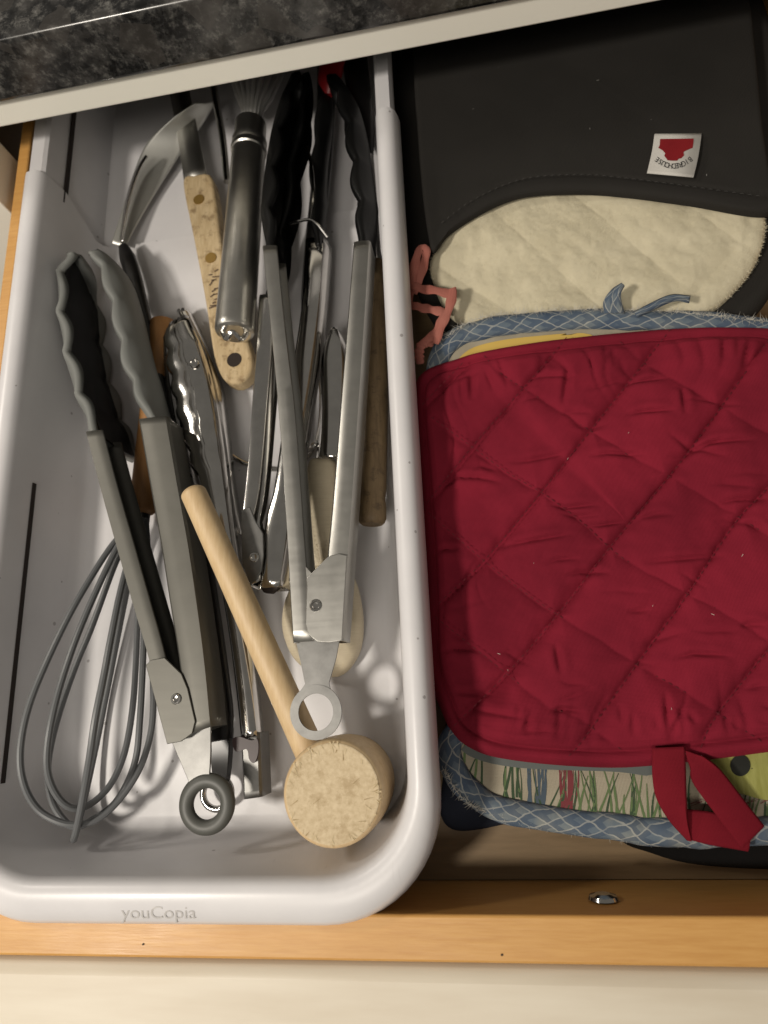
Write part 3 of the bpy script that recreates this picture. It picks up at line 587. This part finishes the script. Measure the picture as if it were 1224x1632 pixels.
# patterned
g = thing('pot_holder', 'grass printed pot holder with worn blue plaid binding under the red one', 'pot holder', tuple(P(960, 900, .012)))
OP = [(735, 660, .020), (702, 606, .023), (700, 572, .026), (724, 541, .029), (772, 525, .031), (850, 516, .032), (950, 511, .032), (1060, 513, .032), (1150, 518, .031), (1240, 530, .030), (1340, 555, .028), (1385, 640, .024), (1390, 900, .020), (1385, 1200, .016), (1350, 1296, .015), (1224, 1322, .015), (1120, 1328, .015), (1010, 1321, .015), (900, 1307, .015), (800, 1288, .015), (750, 1262, .014), (722, 1225, .014), (716, 1185, .014), (745, 1100, .015), (745, 800, .018)]
zpat = lambda X, Y: None
pan = pad('panel', OP, PRINTC, g, lambda x, y, e: .0012*np.clip(e/.008, 0, 1)+.0008*vnoise(x*60, y*60, 3), .006, 300, 60)
bp = smooth(Q(OP), 260, closed=True); bp[:, 2] += .0006
bp = bp+np.stack([vnoise(np.arange(260)*.37, np.zeros(260), 5)*.0012, vnoise(np.arange(260)*.41, np.ones(260), 6)*.0012, vnoise(np.arange(260)*.3, np.ones(260)*3, 7)*.001], 1)
bp = np.vstack([bp, bp[:1]])
tube('binding', bp, .0058*(1+.12*vnoise(np.arange(261)*.23, np.zeros(261), 12)), PLAID, g, 18, .68, uvs=True, cap=False)
def frays(name, path, n, mt, parent, ln=.004):
    V = []; Fc = []
    for k in range(n):
        i = rng.integers(0, len(path)-1); p = path[i]+(path[i+1]-path[i])*rng.random(); dd = rng.normal(size=3)*.5; dd[2] = abs(dd[2])*.4; dd /= np.linalg.norm(dd)
        e = p+dd*ln*rng.uniform(.4, 1.2); s = np.cross(dd, (0, 0, 1)); s = s/np.linalg.norm(s)*.00012
        Fc.append((len(V), len(V)+1, len(V)+2)); V += [p-s, p+s, e]
    return mesh(name, V, Fc, mt, parent, flat=True, kind='stuff')
FRAY = mat('pale_frayed_thread', (.5, .48, .42), .95)
top = smooth(Q([(700, 545, .034), (760, 508, .0355), (850, 497, .036), (950, 493, .036), (1060, 496, .036), (1224, 512, .035)]), 60); frays('frayed_threads', top, 520, FRAY, g, .0040)
bot = smooth(Q([(706, 1225, .021), (740, 1275, .019), (800, 1302, .018), (900, 1320, .017), (1010, 1334, .017), (1120, 1340, .017)]), 60); frays('frayed_threads', bot, 420, FRAY, g, .0035)
# print: grass strokes, lime frog-green patch, yellow strip
from mathutils.bvhtree import BVHTree
_b = np.array(g.location); _bv = BVHTree.FromPolygons([tuple(np.array(v.co)+_b) for v in pan.data.vertices], [tuple(p.vertices) for p in pan.data.polygons])
def zprint(px, py):
    z = .020
    for _ in range(3):
        q = P(px, py, z); h = _bv.ray_cast(Vector((q[0], q[1], .2)), Vector((0, 0, -1)))
        if h[0] is None: return z-.001
        z = h[0][2]
    return z-.0006
PR = {0: ([], []), 1: ([], []), 2: ([], []), 3: ([], [])}
def stroke(ci, x0, y0, x1, y1, w, bend=0):
    V, Fc = PR[ci]; ns = 7; b = len(V)
    for i in range(ns):
        t = i/(ns-1); x = x0+(x1-x0)*t+bend*math.sin(t*math.pi); y = y0+(y1-y0)*t; ww = w*(1-.75*t)
        V.append(P(x-ww, y, zprint(x, y)+.0009)); V.append(P(x+ww, y, zprint(x, y)+.0009))
    for i in range(ns-1): Fc.append((b+2*i, b+2*i+1, b+2*i+3, b+2*i+2))
def basey(x): return np.interp(x, [700, 745, 800, 900, 1010, 1120, 1224], [1215, 1248, 1277, 1298, 1313, 1320, 1314])
for k in range(70):
    x = rng.uniform(730, 1240); y = basey(x)-rng.uniform(0, 12); ci = 0 if rng.random() < .5 else 1
    stroke(ci, x, y, x+rng.normal(0, 13), y-rng.uniform(35, 105), rng.uniform(1.2, 2.8), rng.normal(0, 4))
for k in range(16): x = 855+rng.uniform(-14, 14); stroke(2, x, basey(x)-3, x+rng.normal(0, 5), 1205, rng.uniform(1, 2.4), rng.normal(0, 3))
for k in range(14): x = 903+rng.uniform(-9, 9); stroke(3, x, basey(x)-3, x+rng.normal(0, 6), 1205, rng.uniform(1, 2.2), rng.normal(0, 3))
for k in range(26): x = rng.uniform(1090, 1235); stroke(3, x, 1278+rng.uniform(-4, 8), x+rng.uniform(15, 30), 1276+rng.uniform(-6, 6), 1.5, 0)
for ci, nm in ((0, 'printed_grass'), (1, 'printed_grass'), (2, 'printed_stems'), (3, 'printed_stems')):
    mesh(nm, PR[ci][0], PR[ci][1], GREENS[ci], g, flat=True, kind='stuff')
def decal(name, out, mt, lift, n=48, rings=8):
    w = smooth(np.array(out, float), n, closed=True); c = w.mean(0); V = []
    for k in range(rings+1):
        for q in w: x, y = c+(q-c)*max(.02, k/rings); V.append(P(x, y, zprint(x, y)+lift))
    return mesh(name, V, grid_faces(rings+1, n, True), mt, g)
decal('printed_patch', [(1138, 1195), (1140, 1225), (1155, 1250), (1185, 1266), (1240, 1270), (1250, 1190)], LIME, .0012)
decal('printed_spot', [(1180+16*math.cos(a), 1220+17*math.sin(a)) for a in np.linspace(0, 6.283, 13)[:-1]], DKP, .0018)
decal('printed_band', [(735, 1195), (760, 1210), (800, 1220), (860, 1226), (980, 1230), (1038, 1236), (1040, 1215), (900, 1205), (760, 1185)], GREYB, .0011)
decal('printed_patch', [(728, 580), (748, 557), (790, 544), (850, 536), (930, 531), (945, 545), (850, 566), (760, 590)], YELL, .0014)
# plaid ties
def tie(pl, pr, nm='tie', mt=PLAID): return strip(nm, pl, pr, [(0, 0), (.25, .0008), (.5, .0002), (.75, .0009), (1, 0)], mt, g, n=24, solid=.0007)
tie([(963, 500, .036), (962, 480, .040), (975, 462, .043), (990, 452, .044)], [(996, 500, .036), (990, 478, .041), (990, 466, .044), (995, 456, .045)])
tie([(1010, 498, .037), (1040, 482, .041), (1070, 470, .043), (1100, 472, .042)], [(1015, 506, .037), (1045, 492, .040), (1075, 480, .042), (1098, 483, .041)])
# red pot holder
g = thing('pot_holder', 'quilted dark red pot holder on top of the stack with a red hanging loop', 'pot holder', tuple(P(980, 870, .02)))
zb, zf_ = .0385, .0265
zr = lambda y: float(np.interp(y, [516, 1225], [zb, zf_]))
ORD = [(668, 650), (671, 606), (690, 584), (725, 568), (765, 556), (850, 541), (930, 531), (1000, 524), (1080, 518), (1160, 516), (1250, 520), (1340, 540), (1372, 600), (1378, 760), (1376, 1000), (1366, 1140), (1330, 1185), (1224, 1201), (1120, 1214), (1000, 1225), (900, 1222), (810, 1212), (760, 1199), (722, 1172), (700, 1128), (690, 1070), (684, 960), (678, 850), (672, 740)]
ORD3 = [(x-(10 if x < 700 else 0), y, zr(y)-(.006 if x < 760 else 0)) for x, y in ORD]
ST = [[(680, 800), (750, 719), (875, 572), (905, 535)], [(700, 960), (802, 857), (1047, 550), (1066, 525)], [(715, 1165), (802, 1077), (885, 984), (983, 861), (1091, 729), (1224, 543), (1240, 520)], [(905, 1205), (934, 1175), (1017, 1062), (1091, 955), (1174, 832), (1224, 775), (1372, 590)], [(1115, 1190), (1140, 1146), (1224, 1038), (1372, 850)], [(1300, 1190), (1376, 1085)], [(672, 650), (740, 575)],
      [(677, 810), (797, 915), (880, 974), (958, 1023), (1017, 1062), (1081, 1097), (1145, 1136), (1224, 1190)], [(689, 665), (753, 712), (807, 754), (865, 788), (924, 832), (993, 891), (1091, 945), (1169, 986), (1372, 1120)], [(770, 570), (802, 597), (875, 646), (944, 690), (1012, 734), (1066, 759), (1140, 805), (1224, 857), (1372, 960)], [(985, 545), (1032, 587), (1224, 697), (1372, 790)], [(694, 984), (802, 1072), (870, 1126), (915, 1141), (1000, 1200)], [(1224, 560), (1372, 650)]]
STW = [smooth(Q([(x+rng.normal(0, 1.6), y+rng.normal(0, 1.6), zr(y)) for x, y in p]), max(6, 6*len(p))) for p in ST]
CREASES = []
def crease(x0, y0, x1, y1, dep):
    bx = rng.normal(0, 5); CREASES.append((Q([(x0, y0, .032), (x0*.67+x1*.33, y0*.67+y1*.33+bx, .032), (x0*.33+x1*.67, y0*.33+y1*.67+bx*.6, .032), (x1, y1, .032)]), dep))
for c_ in ((350, 610, 540, 580), (110, 690, 330, 670), (600, 600, 790, 590), (770, 935, 1050, 910), (480, 745, 640, 748), (600, 812, 730, 800), (120, 1220, 270, 1215), (1020, 745, 1190, 728), (920, 575, 1140, 545), (700, 372, 860, 352), (310, 880, 560, 840), (150, 1350, 300, 1360), (480, 1420, 600, 1418), (860, 1345, 870, 1470), (1100, 1140, 1190, 1135), (530, 975, 680, 965), (80, 880, 200, 880), (880, 1245, 1080, 1235), (900, 380, 910, 470), (540, 300, 520, 440), (500, 1190, 520, 1300), (720, 470, 880, 455)):
    crease(640+c_[0]/2.04, 440+c_[1]/2.04, 640+c_[2]/2.04, 440+c_[3]/2.04, .0017)
for k in range(46):
    x0, y0 = rng.uniform(690, 1260), rng.uniform(590, 1170); L_ = rng.uniform(30, 110); a_ = rng.normal(-.08, .22); crease(x0, y0, x0+L_*math.cos(a_), y0+L_*math.sin(a_), rng.uniform(.0004, .0012))
for k in range(30):
    x0 = rng.uniform(700, 1300); top_ = rng.random() < .6; y0 = (np.interp(x0, [690, 850, 1000, 1224], [612, 570, 552, 545]) if top_ else 1130+rng.uniform(-10, 10)); crease(x0, y0, x0+rng.normal(0, 8), y0+rng.uniform(25, 60), rng.uniform(.0006, .0014))
def redh(x, y, e):
    sp = x.shape; xa, ya = x.ravel()+.0009*vnoise(x.ravel()*220, y.ravel()*220, 2), y.ravel()+.0009*vnoise(x.ravel()*220, y.ravel()*220, 9)
    d1 = segdist(xa, ya, STW[:7]).reshape(sp); d2 = segdist(xa, ya, STW[7:]).reshape(sp)
    d = np.minimum(d1, d2+.0022+.0016*vnoise(x*40, y*40, 17))
    h = .0020*(1-np.exp(-d/.0014))+.0030*(1-np.exp(-d/.0065))+.0022*vnoise(x*140, y*140, 41)*np.exp(-d/.005)*(1-np.exp(-d/.001))
    # pull wrinkles: short creases across the pad, deepest in their middle
    for cr, dep in CREASES:
        best = np.full(sp, 9.); par = np.zeros(sp); m = len(cr)-1
        for k in range(m):
            a_, b_ = cr[k][:2], cr[k+1][:2]; ab = b_-a_; t_ = np.clip(((x-a_[0])*ab[0]+(y-a_[1])*ab[1])/(ab@ab), 0, 1); dd_ = np.hypot(x-a_[0]-t_*ab[0], y-a_[1]-t_*ab[1])
            u_ = dd_ < best; best = np.where(u_, dd_, best); par = np.where(u_, (k+t_)/m, par)
        w_ = np.sin(np.pi*np.clip(par, 0, 1))*np.clip((e-.004)/.006, 0, 1)
        h += dep*w_*(-np.exp(-(best/.0011)**2)+.45*np.exp(-((best-.0030)/.0022)**2))
    r2 = 1-np.abs(2*vnoise(x*90+2*vnoise(x*40, y*40, 5), y*16, 13)); r2 = np.clip(r2-.6, 0, 1)/.4
    h += -.0017*r2**2*np.exp(-((e-.016)/.014)**2)
    h += .0028*vnoise(x*19, y*19, 31)+.0006*vnoise(x*90, y*90, 32)+.00025*vnoise(x*260, y*260, 33)
    h *= np.clip((e-.006)/.006, 0, 1)
    h += .0016*np.exp(-((e-.0035)/.003)**2)-.0016*np.exp(-((e-.0075)/.0010)**2)
    return h
pad('quilted_panel', ORD3, RED, g, redh, .010, 560, 190)
# stitched lines: short dark threads
def threads(name, paths, mt, parent, lift, ln=.0020, gap=.0012, r=.00022):
    V = []; Fc = []
    for p in paths:
        s = np.concatenate([[0], np.cumsum(np.linalg.norm(np.diff(p, axis=0), axis=1))]); q = 0
        while q+ln < s[-1]:
            a = np.array([np.interp(q, s, p[:, k]) for k in range(3)]); b = np.array([np.interp(q+ln, s, p[:, k]) for k in range(3)]); q += ln+gap
            m = (a+b)/2+np.array([0, 0, r*1.5]); v, f = tube_vf([a+np.array([0, 0, lift]), m+np.array([0, 0, lift]), b+np.array([0, 0, lift])], [r*.5, r, r*.5], 5)
            Fc += [tuple(i+len(V) for i in ff) for ff in f]; V += list(v)
    return mesh(name, V, Fc, mt, parent, kind='stuff')
threads('seam_stitches', STW, STITCH, g, .0006)
def rtape(nm, L, R): return strip(nm, L, R, [(0, 0), (.08, .0005), (.5, .0003), (.92, .0005), (1, 0)], RED2, g, n=30, solid=.0012)
rtape('hanging_loop', [(1040, 1192, .0305), (1040, 1235, .0300), (1046, 1270, .0285), (1066, 1305, .0265), (1096, 1338, .024)], [(1091, 1190, .0305), (1092, 1235, .0300), (1093, 1275, .0290), (1095, 1310, .027), (1100, 1340, .024)])
rtape('hanging_loop', [(1088, 1194, .0300), (1100, 1222, .0285), (1104, 1246, .0275), (1140, 1296, .026), (1182, 1352, .025)], [(1118, 1205, .0300), (1140, 1220, .0290), (1158, 1240, .0282), (1190, 1282, .0275), (1217, 1316, .0265)])
rtape('hanging_loop', [(1090, 1290, .0232), (1130, 1294, .0232), (1165, 1304, .0232), (1200, 1310, .0235)], [(1094, 1336, .0232), (1130, 1345, .0230), (1165, 1351, .0230), (1192, 1356, .0235)])
LINT = mat('pale_lint', (.55, .45, .40), .95)
V = []; Fc = []
for k in range(9):
    px, py = rng.uniform(720, 1220), rng.uniform(600, 1160); p = P(px, py, zr(py)+.0052); dd = rng.normal(size=2); dd = dd/np.linalg.norm(dd)*rng.uniform(.0002, .0007); s = np.array([-dd[1], dd[0]])*.16
    Fc.append((len(V), len(V)+1, len(V)+2, len(V)+3)); V += [(p[0]-dd[0]-s[0], p[1]-dd[1]-s[1], p[2]), (p[0]+dd[0]-s[0], p[1]+dd[1]-s[1], p[2]), (p[0]+dd[0]+s[0], p[1]+dd[1]+s[1], p[2]), (p[0]-dd[0]+s[0], p[1]-dd[1]+s[1], p[2])]
mesh('lint', V, Fc, LINT, g, flat=True, kind='stuff')

# oven mitt
g = thing('oven_mitt', 'charcoal oven mitt with cream fleece lining showing at its cuff', 'oven mitt', tuple(P(930, 250, .01)))
pad('back_shell', [(645, 400, .018), (700, 520, .022), (800, 580, .020), (1000, 590, .020), (1140, 560, .024), (1205, 500, .027), (1245, 440, .029), (1262, 350, .030), (1250, 240, .030), (1190, -60, .028), (900, -80, .028), (630, 60, .020), (636, 250, .018)], CHAR, g, lambda x, y, e: .003*vnoise(x*25, y*25, 2), .008, 240, 40)
fo = [(686, 430, .031), (690, 400, .033), (720, 350, .035), (800, 300, .036), (900, 285, .036), (1050, 290, .037), (1180, 320, .037), (1219, 342, .037), (1220, 375, .036), (1208, 415, .035), (1180, 452, .033), (1140, 488, .031), (1080, 515, .029), (950, 540, .027), (800, 530, .027), (720, 500, .029)]
fl_lines = [smooth(Q([(700, 420, .035), (800, 480, .035), (870, 530, .033)]), 12), smooth(Q([(780, 330, .036), (880, 415, .036), (960, 480, .035)]), 12), smooth(Q([(900, 300, .036), (1010, 385, .036), (1090, 450, .035)]), 12), smooth(Q([(1050, 300, .036), (1140, 360, .036), (1210, 410, .035)]), 12), smooth(Q([(1210, 360, .036), (1140, 430, .036), (1100, 480, .035)]), 12)]
def flh(x, y, e):
    d = segdist(x.ravel(), y.ravel(), fl_lines).reshape(x.shape)
    return .0018*(1-np.exp(-d/.008))+.0026*vnoise(x*45, y*55, 1)+.0012*vnoise(x*170, y*170, 2)+.0003*vnoise(x*480, y*480, 6)
fl = pad('fleece_lining', fo, FLEECE, g, flh, .009, 420, 130)
# pile: short fibres over the lining
w = smooth(Q(fo), 200, closed=True); c = w.mean(0); N = 24000
i = rng.integers(0, 200, N); s = np.sqrt(rng.random(N)); s = np.where(rng.random(N) < .15, .975+.025*rng.random(N), s); base = c+(w[i]-c)*s[:, None]
ed = (1-s)*np.linalg.norm(w[i]-c, axis=1); base[:, 2] += flh(base[:, 0], base[:, 1], ed)-.0045*(1-np.sqrt(np.clip(1-(1-np.clip(ed/.0072, 0, 1))**2, 0, 1)))-.0002
dirn = rng.normal(size=(N, 3)); dirn[:, 2] = np.abs(dirn[:, 2])*1.0+.15; dirn /= np.linalg.norm(dirn, axis=1)[:, None]
out = (w[i]-c); out[:, 2] = 0; out /= np.linalg.norm(out, axis=1)[:, None]; dirn += out*np.clip(1-ed/.004, 0, 1)[:, None]*.8
sdv = np.cross(dirn, rng.normal(size=(N, 3))); sdv /= np.linalg.norm(sdv, axis=1)[:, None]; ln = rng.uniform(.0006, .0014, N)[:, None]
V = np.stack([base-sdv*.00011, base+sdv*.00011, base+dirn*ln], 1).reshape(-1, 3)
mesh('fleece_pile', V, np.arange(3*N).reshape(-1, 3), PILE, fl, flat=True, kind='stuff')
so = [(690, 398, .0425), (712, 371, .0425), (750, 344, .043), (800, 318, .0435), (850, 305, .044), (930, 302, .044), (1000, 307, .044), (1100, 320, .0435), (1223, 338, .043), (1230, 300, .043), (1216, 200, .042), (1204, 80, .042), (1192, -10, .042), (1150, -130, .042), (660, -60, .040), (658, 80, .040), (664, 200, .041), (672, 300, .041), (682, 372, .042)]
hem = smooth(Q(so[:9]), 80)
def shh(x, y, e):
    d = segdist(x.ravel(), y.ravel(), [hem]).reshape(x.shape)
    return .0035*vnoise(x*14, y*14, 4)+.0007*vnoise(x*70, y*50, 5)-.0007*np.exp(-((d-.009)/.0011)**2)+.0006*np.exp(-((d-.004)/.003)**2)
pad('front_shell', so, CHAR, g, shh, .004, 300, 110)
V = []; Fc = []
for k in range(6):
    p = P(rng.uniform(690, 1190), rng.uniform(60, 290), .0452); dd = rng.normal(size=2); dd = dd/np.linalg.norm(dd)*rng.uniform(.0002, .0008); s_ = np.array([-dd[1], dd[0]])*.2
    Fc.append(tuple(range(len(V), len(V)+4))); V += [(p[0]+a*dd[0]+b*s_[0], p[1]+a*dd[1]+b*s_[1], p[2]) for a, b in ((-1, -1), (1, -1), (1, 1), (-1, 1))]
mesh('lint', V, Fc, mat('grey_lint', (.25, .24, .22), .95), g, flat=True, kind='stuff')
hs = smooth(Q([(704, 356, .0435), (745, 325, .044), (800, 297, .0445), (850, 283, .045), (930, 279, .045), (1000, 285, .045), (1100, 298, .0445), (1215, 314, .044)]), 60)
threads('hem_stitches', [hs], CHARST, g, .0002, .0022, .0016, .0003)
tz = .0455
tg = strip('label_tag', [(1043, 214, tz), (1040, 236, tz+.0008), (1036, 255, tz+.0008), (1031, 276, tz+.0004)], [(1118, 213, tz), (1115, 236, tz+.0012), (1111, 258, tz+.0014), (1105, 283, tz+.001)], [(0, 0), (1, 0)], TAGW, g, n=16, solid=.0006, label='white woven tag with red emblem and small black lettering')
em = [(400, 240), (600, 238), (808, 235), (804, 290), (795, 345), (760, 358), (700, 385), (683, 400), (690, 440), (660, 470), (620, 480), (610, 500), (550, 500), (490, 495), (480, 478), (450, 440), (462, 410), (435, 378), (405, 358), (378, 345), (395, 310), (396, 270)]
em = [(1000+x/7.65, 190+y/7.65) for x, y in em]
plate('emblem', [(x, y, tz+.0019) for x, y in em], 0, .0003, TAGR, tg)
VV = []; FF = []
word = 'BIGREDHOUSE'
for k, chh in enumerate(word):
    V, Fc = glyphs(chh); t = k/(len(word)-1); xm = (V[:, 0].min()+V[:, 0].max())/2; ym = .34
    X = 765-(765-360)*t; Yc = 490+80*(1-((X-562)/203)**2); px, py = 1000+X/7.65, 190+Yc/7.65; slope = -2*80*(X-562)/203**2; an = math.atan(slope)
    b = len(VV)
    for v in V:
        u_, v_ = (v[0]-xm)*10.5, (v[1]-ym)*12
        ex, ey = -u_, v_   # turned upside down in the picture
        VV.append(P(px+ex*math.cos(an)-ey*math.sin(an), py+ex*math.sin(an)+ey*math.cos(an), tz+.0021))
    FF += [tuple(b+i for i in f) for f in Fc]
mesh('lettering', VV, FF, INK, tg, flat=True)

# pink ties beside the mitt
g = thing('ribbon', 'tangled pink fabric ties squeezed between the tray and the fleece cuff', 'ribbon', tuple(P(685, 480, .02)))
for pl in ([(648, 500, .030), (655, 455, .036), (664, 410, .041), (672, 396, .042), (679, 404, .041), (670, 440, .038), (660, 468, .034)], [(652, 452, .036), (672, 460, .039), (695, 463, .041), (716, 468, .041), (722, 462, .042), (716, 490, .041), (704, 518, .039), (694, 548, .036)], [(655, 486, .034), (680, 492, .038), (702, 497, .039), (706, 506, .039), (694, 530, .037), (676, 545, .035), (668, 556, .035)], [(690, 546, .034), (674, 548, .035), (668, 562, .034), (670, 580, .030)]):
    pth = smooth(Q(pl), 50); tube('tie', pth, np.interp(np.linspace(0, 1, 50), [0, .1, .9, 1], [.0018, .0026, .0024, .0016])*(1+.15*np.sin(np.arange(50)*.7)), PINK, g, 12, .32)
